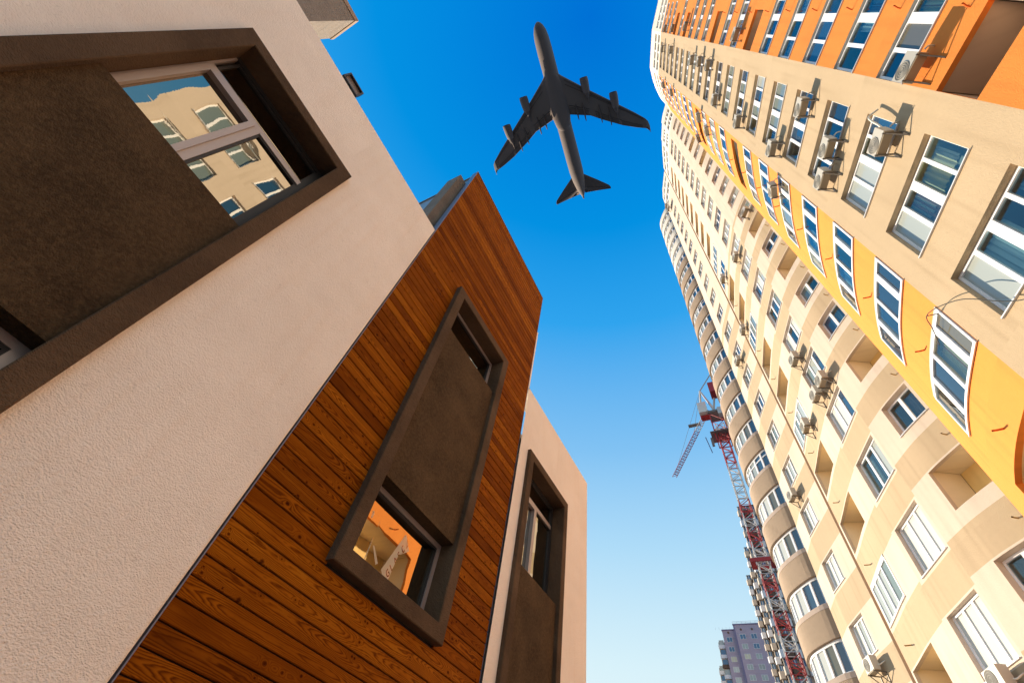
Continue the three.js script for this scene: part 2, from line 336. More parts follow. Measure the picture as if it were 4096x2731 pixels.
    lights.forEach(([ya, yb, mull], li) => {
      const w = holder(house, 'window'), fr = new MB(), fw = .052, x0 = XG - .03, x1 = XG + .035, dk = new MB();
      const hm = c.mull && li === 0 ? dk : fr;      // head and far stile: dark in the wide windows
      fr.box(x0, x1, ya, ya + fw, c.z0, c.z1); hm.box(x0, x1, yb - fw, yb, c.z0, c.z1).box(x0, x1, ya + fw, yb - fw, c.z0, c.z0 + fw); fr.box(x0, x1, ya + fw, yb - fw, c.z1 - (hm === dk ? .022 : fw), c.z1);
      const gask = (a, b, za, zb) => { const g = .022; dk.box(x0 + .01, x1 - .012, a, a + g, za, zb).box(x0 + .01, x1 - .012, b - g, b, za, zb).box(x0 + .01, x1 - .012, a + g, b - g, za, za + g).box(x0 + .01, x1 - .012, a + g, b - g, zb - g, zb); };
      const pane = (a, b, za, zb) => sub(w, 'pane', new MB().box(XG - .006, XG, a, b, za, zb).geo(), coated);
      if (mull) {
        const yt = 4.265, zm = (c.z0 + c.z1) / 2;
        fr.box(x0, x1, yt - .035, yt + .035, c.z0 + fw, c.z1 - .023).box(x0, x1, ya + fw, yt - .035, zm - .035, zm + .035);
        // opening sash on the left-hand light stands a little proud
        const sz0 = zm + .035, sz1 = c.z1 - .022, sw = .052, xs = x1 + .022;
        const sash = new MB().box(x0, xs, ya + fw, ya + fw + .04, sz0, sz1).box(x0, xs, yt - .035 - sw, yt - .036, sz0, sz1).box(x0, xs, ya + fw + .04, yt - .035 - sw, sz0, sz0 + sw).box(x0, xs, ya + fw + .04, yt - .035 - sw, sz1 - sw, sz1);
        sub(w, 'sash', sash.geo(), mat.alu);
        gask(yt + .035, yb - fw, c.z0 + fw, c.z1 - fw); gask(ya + fw, yt - .035, c.z0 + fw, zm - .035);
        pane(yt + .03, yb - fw + .005, c.z0 + fw - .005, c.z1 - fw + .005); pane(ya + fw, yt - .03, c.z0 + fw - .005, zm - .03); pane(ya + fw, yt - .08, zm + .03, c.z1 - .06);
      } else { gask(ya + fw, yb - fw, c.z0 + fw, c.z1 - fw); pane(ya + fw - .005, yb - fw + .005, c.z0 + fw - .005, c.z1 - fw + .005); }
      sub(w, 'frame', fr.geo(), mat.alu); sub(w, 'gasket', dk.geo(), mat.aluDark);
    });
  });
}
{ // protective tape left on the lower timber-bay window, printed with the glazier's mark
  const cv = document.createElement('canvas'); cv.width = 512; cv.height = 128; const x = cv.getContext('2d');
  x.fillStyle = '#fff4dc'; x.fillRect(0, 0, 512, 128); x.fillStyle = '#c8521c'; x.font = 'bold italic 84px sans-serif'; x.textBaseline = 'middle';
  const gl = ['G', 'L', 'A', 'S', 'C']; gl.forEach((c, i) => { x.globalAlpha = 1 - i * .06; x.fillText(c, 22 + i * 78, 70); });
  x.globalAlpha = .7; x.lineWidth = 9; x.strokeStyle = '#c8521c'; x.beginPath(); x.moveTo(420, 98); x.lineTo(488, 98); x.lineTo(488, 44); x.closePath(); x.stroke();
  const tx = new THREE.CanvasTexture(cv); tx.colorSpace = THREE.SRGBColorSpace;
  const tm = new THREE.MeshStandardMaterial({ map: tx, transparent: true, opacity: .5, roughness: .8, side: THREE.DoubleSide });
  const strip = [[1.817, -3.032], [2.246, -3.181], [2.258, -3.197], [2.143, -3.312], [2.079, -3.215], [2.044, -3.185], [1.79, -3.163], [1.789, -3.067]];
  const dir = [.95, -.30], nl = Math.hypot(...dir), ux = [dir[0] / nl, dir[1] / nl], o0 = [1.80, -3.045];
  const mk = pts => {
    const c = pts.reduce((a, p) => [a[0] + p[0] / pts.length, a[1] + p[1] / pts.length], [0, 0]), mb = new MB();
    const uv = p => { const dy = p[0] - o0[0], dz = p[1] - o0[1]; return [(dy * ux[0] + dz * ux[1]) / .49, 1 - (dy * ux[1] - dz * ux[0] + .0) / .13]; };
    pts.forEach((p, k) => { const q = pts[(k + 1) % pts.length]; mb.tri([XG + .0015, c[0], c[1]], [XG + .0015, p[0], p[1]], [XG + .0015, q[0], q[1]], uv(c), uv(p), uv(q)); }); return mb.geo();
  };
  x.globalAlpha = 1; const h = thing('printed_tape', 'pale printed tape strip lettered GLASC across the lower window of the wood bay', 'tape', [XG, 1.79, -3.1]); part(h, 'tape_strip', mk(strip), tm);
  const t2 = thing('tape_strip', 'narrow slanting tape scrap beside the printed tape on the lower window', 'tape', [XG, 1.82, -2.9]); part(t2, 'tape_scrap', mk([[1.939, -2.827], [1.948, -2.843], [1.842, -2.967], [1.817, -2.942]]), mat.tape);
  const t3 = thing('tape_strip', 'small torn tape scrap in the upper corner of the lower window', 'tape', [XG, 2.13, -2.68]); part(t3, 'tape_scrap', mk([[2.195, -2.659], [2.205, -2.679], [2.18, -2.69], [2.138, -2.69], [2.126, -2.67]]), mat.tape);
}
{ // raw concrete box standing on the roof behind the parapet
  const s = thing('roof_block', 'raw concrete block standing on the roof above the plaster wall', 'roof block', [-4.1, 5.45, 3]);
  part(s, 'block_body', boxGeo(-4.17, -3.602, 5.5, 8.99, 1.75, 5), mat.concrete);
  part(s, 'drip_edge', new MB().box(-4.18, -3.59, 8.86, 9.0, 1.735, 1.75).box(-3.602, -3.588, 8.86, 9.0, 1.75, 5).geo(), mat.concreteEdge);
  const l = thing('floodlight', 'small black floodlight peeping over the plaster roof edge', 'floodlight', [-3.2, 6.11, .75]);
  part(l, 'lamp_frame', new MB().box(-3.24, -3.16, 6.72, 6.745, .60, .89).box(-3.24, -3.16, 6.50, 6.525, .60, .89).box(-3.24, -3.16, 6.525, 6.72, .60, .622).box(-3.24, -3.16, 6.525, 6.72, .868, .89).geo(), mat.aluDark);
  part(l, 'lamp_glass', boxGeo(-3.215, -3.195, 6.525, 6.72, .622, .868), M(.16, .13, .12, { roughness: .4 }));
  part(l, 'bracket', new MB().box(-3.215, -3.185, 6.0, 6.5, .735, .765).geo(), mat.aluDark);
}

// ---------------------------------------------------------------- right: the apartment tower
const tower = thing('apartment_tower', 'tall curved cream apartment tower with two orange bands of windows', 'apartment tower', [8, -EYE, -16]);
// plan lines of the facade, near to far; the outside is on the left of the walk
class Path {
  constructor(pts, smooth) {
    let q = pts.map(p => new THREE.Vector2(...p));
    if (smooth) q = new THREE.SplineCurve(q).getSpacedPoints(smooth);
    this.q = q; this.c = [0]; for (let i = 1; i < q.length; i++) this.c.push(this.c[i - 1] + q[i].distanceTo(q[i - 1]));
    this.len = this.c.at(-1); this.nodes = this.c.slice(1, -1);
  }
  at(s, d = 0) {
    let i = 1; while (i < this.q.length - 1 && s > this.c[i]) i++;
    const a = this.q[i - 1], b = this.q[i], L = b.distanceTo(a), t = (s - this.c[i - 1]) / L, tx = (b.x - a.x) / L, tz = (b.y - a.y) / L;
    return [a.x + (b.x - a.x) * t + tz * d, a.y + (b.y - a.y) * t - tx * d, tz, -tx];
  }
  pt(s, y, d = 0) { const r = this.at(s, d); return [r[0], y, r[1]]; }
}
const paths = {
  wing: new Path([[9.62, 5.2], [9.30, -2.24]]),
  orange: new Path([[9.30, -2.24], [7.38, -5.44]]),
  cream: new Path([[7.38, -5.44], [5.84, -9.70]]),
  yellow: new Path([[5.84, -9.70], [5.785, -10.6], [5.76, -11.5], [5.80, -12.4], [5.90, -13.25], [6.0, -13.85], [6.14, -14.5]], 16),
  ret: new Path([[6.14, -14.5], [7.4, -14.8], [7.4, -15.0], [6.62, -15.3]]),
  s1: new Path([[6.62, -15.3], [6.2, -15.93], [5.77, -16.65], [5.28, -17.7]], 10),
  s2: new Path([[5.28, -17.7], [4.55, -19.95]]),
  s3: new Path([[4.55, -19.95], [4.15, -21.7], [3.91, -23.0], [3.69, -24.12]], 12),
  step: new Path([[3.69, -24.12], [4.0, -24.25], [4.0, -24.52], [3.643, -24.52]]),
  s4: new Path([[3.643, -24.52], [3.13, -25.86], [2.58, -27.3], [2.25, -28.75]]),
};
function wallStrip(path, y0, y1, holes, matOf, opts = {}) {
  const s0 = opts.s0 ?? 0, s1 = opts.s1 ?? path.len;
  const ss = [...new Set([s0, s1, ...path.nodes.filter(n => n > s0 && n < s1), ...holes.flatMap(h => [h.s0, h.s1])])].sort((a, b) => a - b).filter((v, i, A) => !i || v - A[i - 1] > 1e-4);
  const ys = [...new Set([y0, y1, ...holes.flatMap(h => [h.y0, h.y1]), ...(opts.cuts || [])])].filter(y => y >= y0 && y <= y1).sort((a, b) => a - b);
  const out = []; let cur = null, curM = null; const get = m => { if (m !== curM) { cur = new MB(); curM = m; out.push([m, cur]); } return cur; };
  const runs = [];
  for (let j = 0; j < ys.length - 1; j++) {
    const ym = (ys[j] + ys[j + 1]) / 2; get(matOf(ym)); runs.push([ys[j], ys[j + 1], cur]); const hs = holes.filter(h => ym > h.y0 && ym < h.y1);
    for (let i = 0; i < ss.length - 1; i++) {
      const sm = (ss[i] + ss[i + 1]) / 2; if (hs.some(h => sm > h.s0 && sm < h.s1)) continue;
      const a = ss[i], b = ss[i + 1];
      get(matOf(ym)).quad(path.pt(a, ys[j]), path.pt(b, ys[j]), path.pt(b, ys[j + 1]), path.pt(a, ys[j + 1]), [a, ys[j]], [b, ys[j]], [b, ys[j + 1]], [a, ys[j + 1]]);
    }
  }
  for (const h of holes) {
    const hm = (h.y0 + h.y1) / 2, own = h.mat ? new MB() : null; if (own) out.push([h.mat, own]); const mb = own || runs.find(r => hm > r[0] && hm < r[1])[2], d = -h.d;
    for (const s of [h.s0, h.s1]) mb.quad(path.pt(s, h.y0), path.pt(s, h.y1), path.pt(s, h.y1, d), path.pt(s, h.y0, d), [0, h.y0], [0, h.y1], [d, h.y1], [d, h.y0]);
    const sp = [h.s0, ...path.nodes.filter(n => n > h.s0 && n < h.s1), h.s1];
    for (let i = 0; i < sp.length - 1; i++) for (const y of [h.y0, h.y1]) mb.quad(path.pt(sp[i], y), path.pt(sp[i + 1], y), path.pt(sp[i + 1], y, d), path.pt(sp[i], y, d), [sp[i], 0], [sp[i + 1], 0], [sp[i + 1], d], [sp[i], d]);
  }
  return out;
}
function addStrip(path, ...a) { for (const [m, mb] of wallStrip(path, ...a)) if (!mb.empty) part(tower, 'wall', mb.geo(), m); }
function pbox(mb, path, s0, s1, y0, y1, d0, d1) {
  const sp = [s0, ...path.nodes.filter(n => n > s0 + .01 && n < s1 - .01), s1];
  for (let i = 0; i < sp.length - 1; i++) {
    const a = sp[i], b = sp[i + 1];
    mb.hex([path.pt(a, y0, d0), path.pt(b, y0, d0), path.pt(b, y0, d1), path.pt(a, y0, d1), path.pt(a, y1, d0), path.pt(b, y1, d0), path.pt(b, y1, d1), path.pt(a, y1, d1)]);
  }
}
// a window in an opening; bars = [[centre fraction, width]...]
function window_(path, s0, s1, y0, y1, depth, bars, near, tints, o = {}) {
  const w = holder(tower, 'window'), fr = new MB(), f = o.f ?? .07, d0 = -depth - .04, d1 = -depth + .04, e = .004;
  s0 += e; s1 -= e; y0 += e; y1 -= e;
  pbox(fr, path, s0, s1, y0, y0 + f, d0, d1); pbox(fr, path, s0, s1, y1 - f, y1, d0, d1);
  pbox(fr, path, s0, s0 + f, y0 + f, y1 - f, d0, d1); pbox(fr, path, s1 - f, s1, y0 + f, y1 - f, d0, d1);
  const edges = [s0 + f];
  for (const [c, bw] of bars) { const m = s0 + (s1 - s0) * c; pbox(fr, path, m - bw / 2, m + bw / 2, y0 + f, y1 - f, d0, d1 + (bw > .15 ? .012 : 0)); edges.push(m - bw / 2, m + bw / 2); }
  edges.push(s1 - f);
  if (o.transom) { for (let k = 0; k < edges.length; k += 2) pbox(fr, path, edges[k], edges[k + 1], y1 - o.transom - .04, y1 - o.transom + .04, d0, d1 - .01); }
  sub(w, 'frame', fr.geo(), mat.frame);
  if (o.room) {
    const dB = -depth - .75, rb = new MB(), q = (a, b, c, d) => rb.quad(a, b, c, d);
    q(path.pt(s0, y0, dB), path.pt(s1, y0, dB), path.pt(s1, y1, dB), path.pt(s0, y1, dB));
    for (const s of [s0, s1]) q(path.pt(s, y0, dB), path.pt(s, y1, dB), path.pt(s, y1, d0), path.pt(s, y0, d0));
    for (const y of [y0, y1]) q(path.pt(s0, y, dB), path.pt(s1, y, dB), path.pt(s1, y, d0), path.pt(s0, y, d0));
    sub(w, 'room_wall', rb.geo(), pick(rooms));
    const n = 1 + Math.floor(rnd() * 3);
    for (let c = 0; c < n; c++) { // a gathered curtain
      const L = s1 - s0, wd = L * (.12 + rnd() * .3), a = s0 + .03 + rnd() * (L - wd - .06), N = Math.max(8, Math.ceil(wd / .05)), cb = new MB(), ph = rnd() * 6, yb = rnd() < .3 ? y0 + (y1 - y0) * .45 : y0 + .02;
      const P_ = i => { const s = a + wd * i / N; return [s, -depth - .2 + .03 * Math.sin(i * 2.1 + ph) + .012 * Math.sin(i * .9)]; };
      for (let i = 0; i < N; i++) { const [sa, da] = P_(i), [sb, db] = P_(i + 1); cb.quad(path.pt(sa, yb, da), path.pt(sb, yb, db), path.pt(sb, y1 - .02, db), path.pt(sa, y1 - .02, da)); }
      sub(w, 'curtain', cb.geo(), pick(curtains));
    }
  }
  const all = new MB(); const base = pick(tints);
  for (let k = 0; k < edges.length; k += 2) {
    const mb = near ? new MB() : all; pbox(mb, path, edges[k] - .004, edges[k + 1] + .004, y0 + f - .004, y1 - f + .004, -depth - .012, -depth);
    if (near) sub(w, 'pane', mb.geo(), o.room && rnd() < .5 ? pick(clearGlass) : glass[rnd() < .35 ? pick(tints) : base]);
  }
  if (!near) sub(w, 'pane', all.geo(), glass[base]);
  if (o.sill !== false) { const sl = new MB(); pbox(sl, path, s0 - .02, s1 + .02, y0 - .03, y0 + .004, -depth + .02, .05); sub(w, 'sill', sl.geo(), mat.sill); }
  if (o.cheek) { const c = new MB(); pbox(c, path, s0 + .0, s1, y1 - .002, y1 + .10, -depth, .03); sub(w, 'head_trim', c.geo(), mat.greyTrim); }
  return w;
}
function loggia(path, s0, s1, y0, y1, d, wallMat, bounce) { // the lining of an open balcony recess
  const mb = new MB(), fl = new MB(), h = holder(tower, 'balcony_recess');
  const a = path.pt(s0, y0 - 1.0, -d), b = path.pt(s1, y0 - 1.0, -d), c = path.pt(s1, y1 + .12, -d), e = path.pt(s0, y1 + .12, -d);
  for (const s of [s0 - .02, s1 + .02]) mb.quad(path.pt(s, y0 - 1, -.12), path.pt(s, y1 + .12, -.12), path.pt(s, y1 + .12, -d), path.pt(s, y0 - 1, -d));
  mb.quad(path.pt(s0, y1 + .10, -.12), path.pt(s1, y1 + .10, -.12), path.pt(s1, y1 + .10, -d), path.pt(s0, y1 + .10, -d));
  fl.quad(path.pt(s0, y0 - .95, -.12), path.pt(s1, y0 - .95, -.12), path.pt(s1, y0 - .95, -d), path.pt(s0, y0 - .95, -d));
  const bk = new MB().quad(a, b, c, e); sub(h, 'back_wall', bk.geo(), bounce ? mat.loggiaBounce : wallMat); sub(h, 'lining', mb.geo(), bounce ? mat.loggiaLining : wallMat); sub(h, 'balcony_floor', fl.geo(), mat.concrete);  // golden back wall: warm bounced light put into its colour
}
function spout(path, s, y, m) {
  const a = path.pt(s, y, -.02), b = path.pt(s - .01, y - .02, .10), c = path.pt(s - .05, y - .05, .24);
  part(tower, 'drain_spout', tubeGeo([a, b, c], .024, 5, 6), m);
}
const KT = 19, ROOF = 79.2;
{
  const inK = (set, k) => set.includes(k);
  // --- orange band, facing us most squarely
  const og = [1.55, 16.9];
  const logO = [-1, 5, 8, 13], holesO = [];
  for (let k = -3; k <= KT - 2; k++) {
    const top = 17.35 + 3 * k; const lg = [-1, 5, 8, 12, 14].includes(k);
    holesO.push({ s0: lg ? 1.86 : .85, s1: 3.73, y0: top - 1.5, y1: top, d: lg ? .14 : .2, k, lg, mat: lg ? mat.orange : mat.greyTrim });
  }
  addStrip(paths.orange, -EYE, 68.9, holesO, () => mat.orange);
  for (const h of holesO) {
    if (h.lg) loggia(paths.orange, h.s0, h.s1, h.y0, h.y1, 1.5, mat.soffit);
    else window_(paths.orange, h.s0, h.s1, h.y0, h.y1, .13, [[.22, .09], [.47, .26], [.74, .12]], h.k < 8, [0, 1, 2, 4], { room: h.k < 5 && h.k > -3 });
    if (h.k > -3 && h.k < 8) spout(paths.orange, 1.99, h.y1 + .5, mat.drainOrange);
  }
  // --- cream band beside it
  const holesC = [];
  for (let k = -3; k <= KT; k++) holesC.push({ s0: .97, s1: 3.74, y0: 9.38 + 3 * k, y1: 11.15 + 3 * k, d: .26, k });
  addStrip(paths.cream, -EYE, 68.9, holesC, () => mat.beige);
  for (const h of holesC) window_(paths.cream, h.s0, h.s1, h.y0, h.y1, .2, [[.235, .1], [.485, .24], [.73, .12]], h.k < 9, [0, 2, 2, 3, 1], { room: h.k < 8 && h.k > -3 });
  // --- yellow-orange bulging band
  const holesY = [], L = paths.yellow.len;
  for (let k = -3; k <= KT; k++) { const lg = [-1, 7, 11].includes(k); holesY.push({ s0: lg ? 0.25 : .03, s1: 3.42, y0: 9.62 + 3 * k, y1: 11.08 + 3 * k, d: lg ? .14 : .1, k, lg }); }
  addStrip(paths.yellow, -EYE, 68.9, holesY, () => mat.orange);
  for (const h of holesY) {
    if (h.lg) loggia(paths.yellow, h.s0, h.s1, h.y0, h.y1, 1.5, h.k < 0 ? mat.soffit : mat.greyTrim, h.k < 0);
    else window_(paths.yellow, h.s0, h.s1, h.y0, h.y1, .0, [[.19, .24], [.46, .13], [.73, .22]], h.k < 9, [1, 3, 2, 4, 0], { cheek: true, sill: h.k < 14, room: h.k > -3 && h.k < 6 });
    if (h.k < 9) spout(paths.yellow, 1.75, h.y0 - 1.17, mat.drainOrange);
  }
  addStrip(paths.ret, -EYE, ROOF, [], () => mat.beige);
  // --- lower-lying curved facade: banded up to the twelfth floor, plain cream above
  const banded = (head, h) => y => { if (y > 35.5) return mat.cream; const t = ((y - head) % 3 + 3) % 3; return (t > 3 - h - .12 || t < .06) ? mat.cream : mat.beige; };
  const cutsOf = (head, h) => { const c = []; for (let k = -4; k < 9; k++) c.push(head + 3 * k + .06, head + 3 * k - h - .12); c.push(35.5); return c; };
  const strip = (key, top, head, h, build) => {
    const holes = []; for (let k = -3; k <= KT; k++) holes.push(build(k, head + 3 * k));
    addStrip(paths[key], -EYE, 70, holes, banded(head, h), { cuts: cutsOf(head, h) }); return holes;
  };
  const lg1 = [-2, 0, 2, 5, 7, 13, 15];
  for (const h of strip('s1', 70, 11.1, 1.75, (k, y) => { const lg = lg1.includes(k); return { s0: lg ? .06 : .27, s1: 1.70, y0: y - 1.40, y1: y, d: lg ? .14 : .3, k, lg }; })) {
    if (h.lg) loggia(paths.s1, h.s0, h.s1, h.y0, h.y1, 1.05, mat.beige, true);
    else window_(paths.s1, h.s0, h.s1, h.y0, h.y1, .25, [[.5, .13]], h.k < 9, [0, 1, 2, 3], { room: h.k > -3 && h.k < 5 });
    if (h.k < 8) spout(paths.s1, .3, h.y1 - 2.5, mat.drainTan);
  }
  for (const h of strip('s2', 70, 10.9, 1.75, (k, y) => ({ s0: .14, s1: 2.09, y0: y - 1.75, y1: y, d: .24, k })))
    window_(paths.s2, h.s0, h.s1, h.y0, h.y1, .19, [[.34, .11], [.66, .11]], h.k < 9, h.k < 2 ? [5, 5, 3] : [3, 5, 2, 3, 1], { room: h.k > 0 && h.k < 6 });
  const gl3 = [-2, 0, 3, 6, 9, 10];
  for (const h of strip('s3', 70, 10.85, 1.55, (k, y) => { const lg = !gl3.includes(k); return { s0: 1.45, s1: 4.1, y0: y - 1.5, y1: y, d: .14, k, lg }; })) {
    if (h.lg) loggia(paths.s3, h.s0, h.s1, h.y0, h.y1, 1.1, mat.beige, true);
    else window_(paths.s3, h.s0, h.s1, h.y0, h.y1, .02, [[.27, .1], [.52, .16], [.76, .1]], h.k < 7, [1, 3, 2], { cheek: true });
    if (h.k < 9) spout(paths.s3, 3.05, h.y1 - 2.5, mat.drainTan);
  }
  addStrip(paths.step, -EYE, 77.2, [], () => mat.stepShade);  // brown stands for the shade on this face, painted into the wall colour
  for (const h of strip('s4', 70, 10.72, 1.5, (k, y) => ({ s0: 1.36, s1: 2.92, y0: y - 1.48, y1: y, d: .24, k })))
    window_(paths.s4, h.s0, h.s1, h.y0, h.y1, .19, [[.34, .1], [.66, .1]], h.k < 7, h.k < 3 ? [5, 3] : [3, 2, 1]);
  // --- white top floors with ribbons of glazing
  for (const [key, y0, roof, n] of [['wing', 68.9, ROOF, 3], ['orange', 68.9, ROOF, 2], ['cream', 68.9, ROOF, 2], ['yellow', 68.9, ROOF, 2], ['s1', 70, 78.6, 2], ['s2', 70, 77.8, 2], ['s3', 70, 77.2, 2], ['s4', 70, 77.0, 2]]) {
    const p = paths[key], holes = [];
    for (let f = 0; f < 2; f++) { const y = y0 + .9 + f * 3.2; holes.push({ s0: .3, s1: p.len - .3, y0: y, y1: y + 1.7, d: .2 }); }
    addStrip(p, y0, roof, holes, () => mat.white);
    for (const h of holes) window_(p, h.s0, h.s1, h.y0, h.y1, .12, [[.25, .14], [.5, .2], [.75, .14]], false, [2, 4, 3], { sill: false });
  }
  // --- the wing that runs back past us, seen in the house windows
  const holesW = [];
  for (let k = -3; k <= KT; k++) for (const s of [.7, 4.2]) holesW.push({ s0: s, s1: s + 2.6, y0: 9.6 + 3 * k, y1: 11.2 + 3 * k, d: .26, k });
  addStrip(paths.wing, -EYE, 68.9, holesW, () => mat.cream);
  for (const h of holesW) if (h.k > -2 && h.k < 9) window_(paths.wing, h.s0, h.s1, h.y0, h.y1, .2, [[.25, .1], [.5, .22], [.75, .1]], false, [0, 1, 2]);
    else { const mb = new MB(); pbox(mb, paths.wing, h.s0, h.s1, h.y0, h.y1, -.24, -.2); part(tower, 'window', mb.geo(), glass[0]); }
}
// --- the round bay column at the far corner
{
  const pts = [[2.28, -28.72], [1.95, -28.93], [1.55, -29.38], [1.06, -30.05], [.77, -30.53], [.57, -31.0], [.45, -31.6], [.42, -32.3], [.55, -33.2], [1.0, -34.2], [2.0, -35]];
  const bay = new Path(pts, 26), inner = .17;
  for (let k = -3; k <= 21; k++) {
    const top = 9.47 + 3 * k, bot = top - 1.57, white = top > 57, near = k < 7;
    const pr = holder(tower, 'bay_parapet'), mb = new MB(), cap = new MB();
    pbox(mb, bay, 0, bay.len, bot, top - .24, -.42, 0); pbox(cap, bay, 0, bay.len, top - .237, top, -.42, .012);
    sub(pr, 'parapet_wall', mb.geo(), white ? mat.white : mat.parapet); sub(pr, 'parapet_cap', cap.geo(), white ? mat.white : mat.parapetCap);
    if (k === 21) continue;
    const w = holder(tower, 'bay_window'), fr = new MB(), y0 = top + .004, y1 = top + 3 - 1.57 - .004, d0 = -inner - .06, d1 = -inner + .02, f = .08;
    pbox(fr, bay, 0.02, bay.len, y0, y0 + f, d0, d1); pbox(fr, bay, .02, bay.len, y1 - f - .05, y1, d0, d1);
    const posts = [.08, .72, 1.50, 2.28, 3.05, 3.85, 4.7, 5.6]; const tints = top < 20 ? [1, 3, 5, 5] : [1, 2, 3, 3];
    posts.forEach((s, i) => {
      pbox(fr, bay, s - .07, s + .07, y0 + f, y1 - f - .05, d0, d1 + .02);
      if (i < posts.length - 1) {
        const tr = (k === 4 || k === 11); if (tr) pbox(fr, bay, s + .07, posts[i + 1] - .07, y1 - .52, y1 - .44, d0, d1);
        const pn = new MB(); pbox(pn, bay, s + .066, posts[i + 1] - .066, y0 + f, y1 - f - .05, d0 + .02, d0 + .035);
        sub(w, 'pane', pn.geo(), glass[i === 0 ? 1 : i === 1 ? pick([2, 1, 4]) : tints[Math.min(3, i)]]);
      }
    });
    sub(w, 'frame', fr.geo(), mat.frame);
  }
  part(tower, 'bay_core', (() => { const mb = new MB(); pbox(mb, bay, 0, bay.len, -EYE, 72.5, -.75, -.6); return mb.geo(); })(), mat.beige);
  // body behind the facade and the roof slab
  const core = [[11, 5.0], [10.9, -2.9], [9.2, -6.0], [8.0, -9.8], [8.0, -16.3], [6.9, -18.5], [5.9, -24], [4.4, -28.8], [3.2, -30.5], [2.4, -34.5], [24, -34.5], [24, 5]];
  const sh = new THREE.Shape(core.map(p => new THREE.Vector2(p[0], -p[1])));
  const g = new THREE.ExtrudeGeometry(sh, { depth: 76.4 + EYE, bevelEnabled: false }).rotateX(-Math.PI / 2).translate(0, -EYE, 0);
  part(tower, 'core_wall', g, mat.beige);
  const ringOf = ks => ks.flatMap(k => paths[k].q.map(v => [v.x, v.y]));
  const slab = (ks, y, extra) => { const pl = [...ringOf(ks), ...extra]; const s = new THREE.Shape(pl.map(p => new THREE.Vector2(p[0], -p[1]))); return new THREE.ExtrudeGeometry(s, { depth: .3, bevelEnabled: false }).rotateX(-Math.PI / 2).translate(0, y, 0); };
  part(tower, 'roof', slab(['wing', 'orange', 'cream', 'yellow', 'ret'], ROOF - .35, [[24, -15.3], [24, 5.2]]), mat.white);
  part(tower, 'roof', slab(['s1', 's2', 's3', 'step', 's4'], 76.5, [[2.3, -34.4], [24, -34.4], [24, -15.3]]), mat.white);
  // closing panels where strips of different height meet
}
// --- air conditioners: one built, the others copies
const acProto = new THREE.Group();
{
  const W = .72, H = .50, D = .28, z0 = .18;
  const body = new THREE.BoxGeometry(W, H, D).translate(0, 0, z0 + D / 2);
  const mk = (n, g, m) => { const q = new THREE.Mesh(g, m); q.name = n; q.castShadow = q.receiveShadow = true; acProto.add(q); return q; };
  mk('casing', body, mat.acWhite);
  mk('fan_grille', mergeGeometries([0, 1, 2, 3].map(i => new THREE.TorusGeometry(.06 + i * .055, .009, 6, 24).translate(-.1, 0, z0 + D + .008))), mat.acGrille);
  mk('fan_hub', new THREE.CylinderGeometry(.235, .235, .012, 28).rotateX(Math.PI / 2).translate(-.1, 0, z0 + D + .003), mat.acDark);
  mk('base_tray', new MB().box(-W / 2 + .02, W / 2 - .02, -H / 2 - .03, -H / 2 - .001, z0 + .02, z0 + D - .02).geo(), mat.acUnder);
  for (const s of [-1, 1]) mk('bracket', new MB().box(s * .3 - .02, s * .3 + .02, -H / 2 - .07, -H / 2 - .032, .0, z0 + D + .04).box(s * .3 - .02, s * .3 + .02, -H / 2 - .45, -H / 2 - .07, .0, .03).bar([s * .3, -H / 2 - .42, .02], [s * .3, -H / 2 - .06, z0 + D - .04], .03).geo(), mat.steel);
  mk('pipe', tubeGeo([[.42, -.1, .25], [.50, -.12, .22], [.52, -.05, .1], [.52, .02, -.02]], .022, 12, 6), mat.hose);
}
const strips = { cream: 'on the plain cream window band', yellow: 'on the bulging yellow orange band', orange: 'on the upper orange band', s1: 'beside the yellow band edge on the cream facade', s2: 'on the three pane window column of the cream facade', s3: 'on the open balcony column of the cream facade', s4: 'on the narrow column beside the round bays' };
const acs = {
  cream: [[1.42, 15.4], [2.27, 18.47], [3.3, 18.19], [1.4, 21.52], [3.48, 23.79], [3.39, 29.96], [3.08, 36.11], [1.29, 39.55], [1.27, 42.62], [1.39, 45.8], [1.28, 57.99], [1.49, 64.56]],
  yellow: [[.14 + .3, 41.17], [.95, 38.45], [2.8, 44.09], [.66, 23.07], [.45, 55.94], [.45, 62.31]],
  orange: [[3.32, 15.38], [3.07, 33.67], [2.92, 51.33], [3.19, 58.58], [3.3, 64.14]],
  s1: [[.77, 33.29]], s2: [[1.22, 32.7], [1.47, 20.52], [.42, 17.63], [1.43, 17.69], [.9, 5.86]],
  s3: [[1.5, 17.91], [2.45, 35.92], [3.5, 29.64]], s4: [[2.35, 17.51], [1.97, 29.69], [1.73, 8.78], [3.42, 70.26], [2.97, 67.69]],
};
const ordinal = ['lowest', 'second lowest', 'third lowest', 'fourth lowest', 'fifth lowest', 'sixth lowest', 'seventh lowest', 'eighth lowest', 'ninth lowest', 'tenth lowest', 'second from top', 'topmost'];
for (const key in acs) {
  const order = acs[key].slice().sort((a, b) => a[1] - b[1]);
  acs[key].forEach(([s, y], i) => {
    const o = acProto.clone(), [x, z, nx, nz] = paths[key].at(s);
    o.name = numbered('air_conditioner'); o.position.set(x, y, z); o.rotation.y = Math.atan2(nx, nz);
    const r = order.findIndex(q => q[0] === s && q[1] === y), n = order.length;
    const w = n === 1 ? 'only' : r === n - 1 ? 'topmost' : r === n - 2 && n > 6 ? 'second from top' : ordinal[r];
    tag(o, `${w} white air conditioner ${strips[key]}`, 'air conditioner', 'air conditioners on the tower facade'); scene.add(o);
  });
}
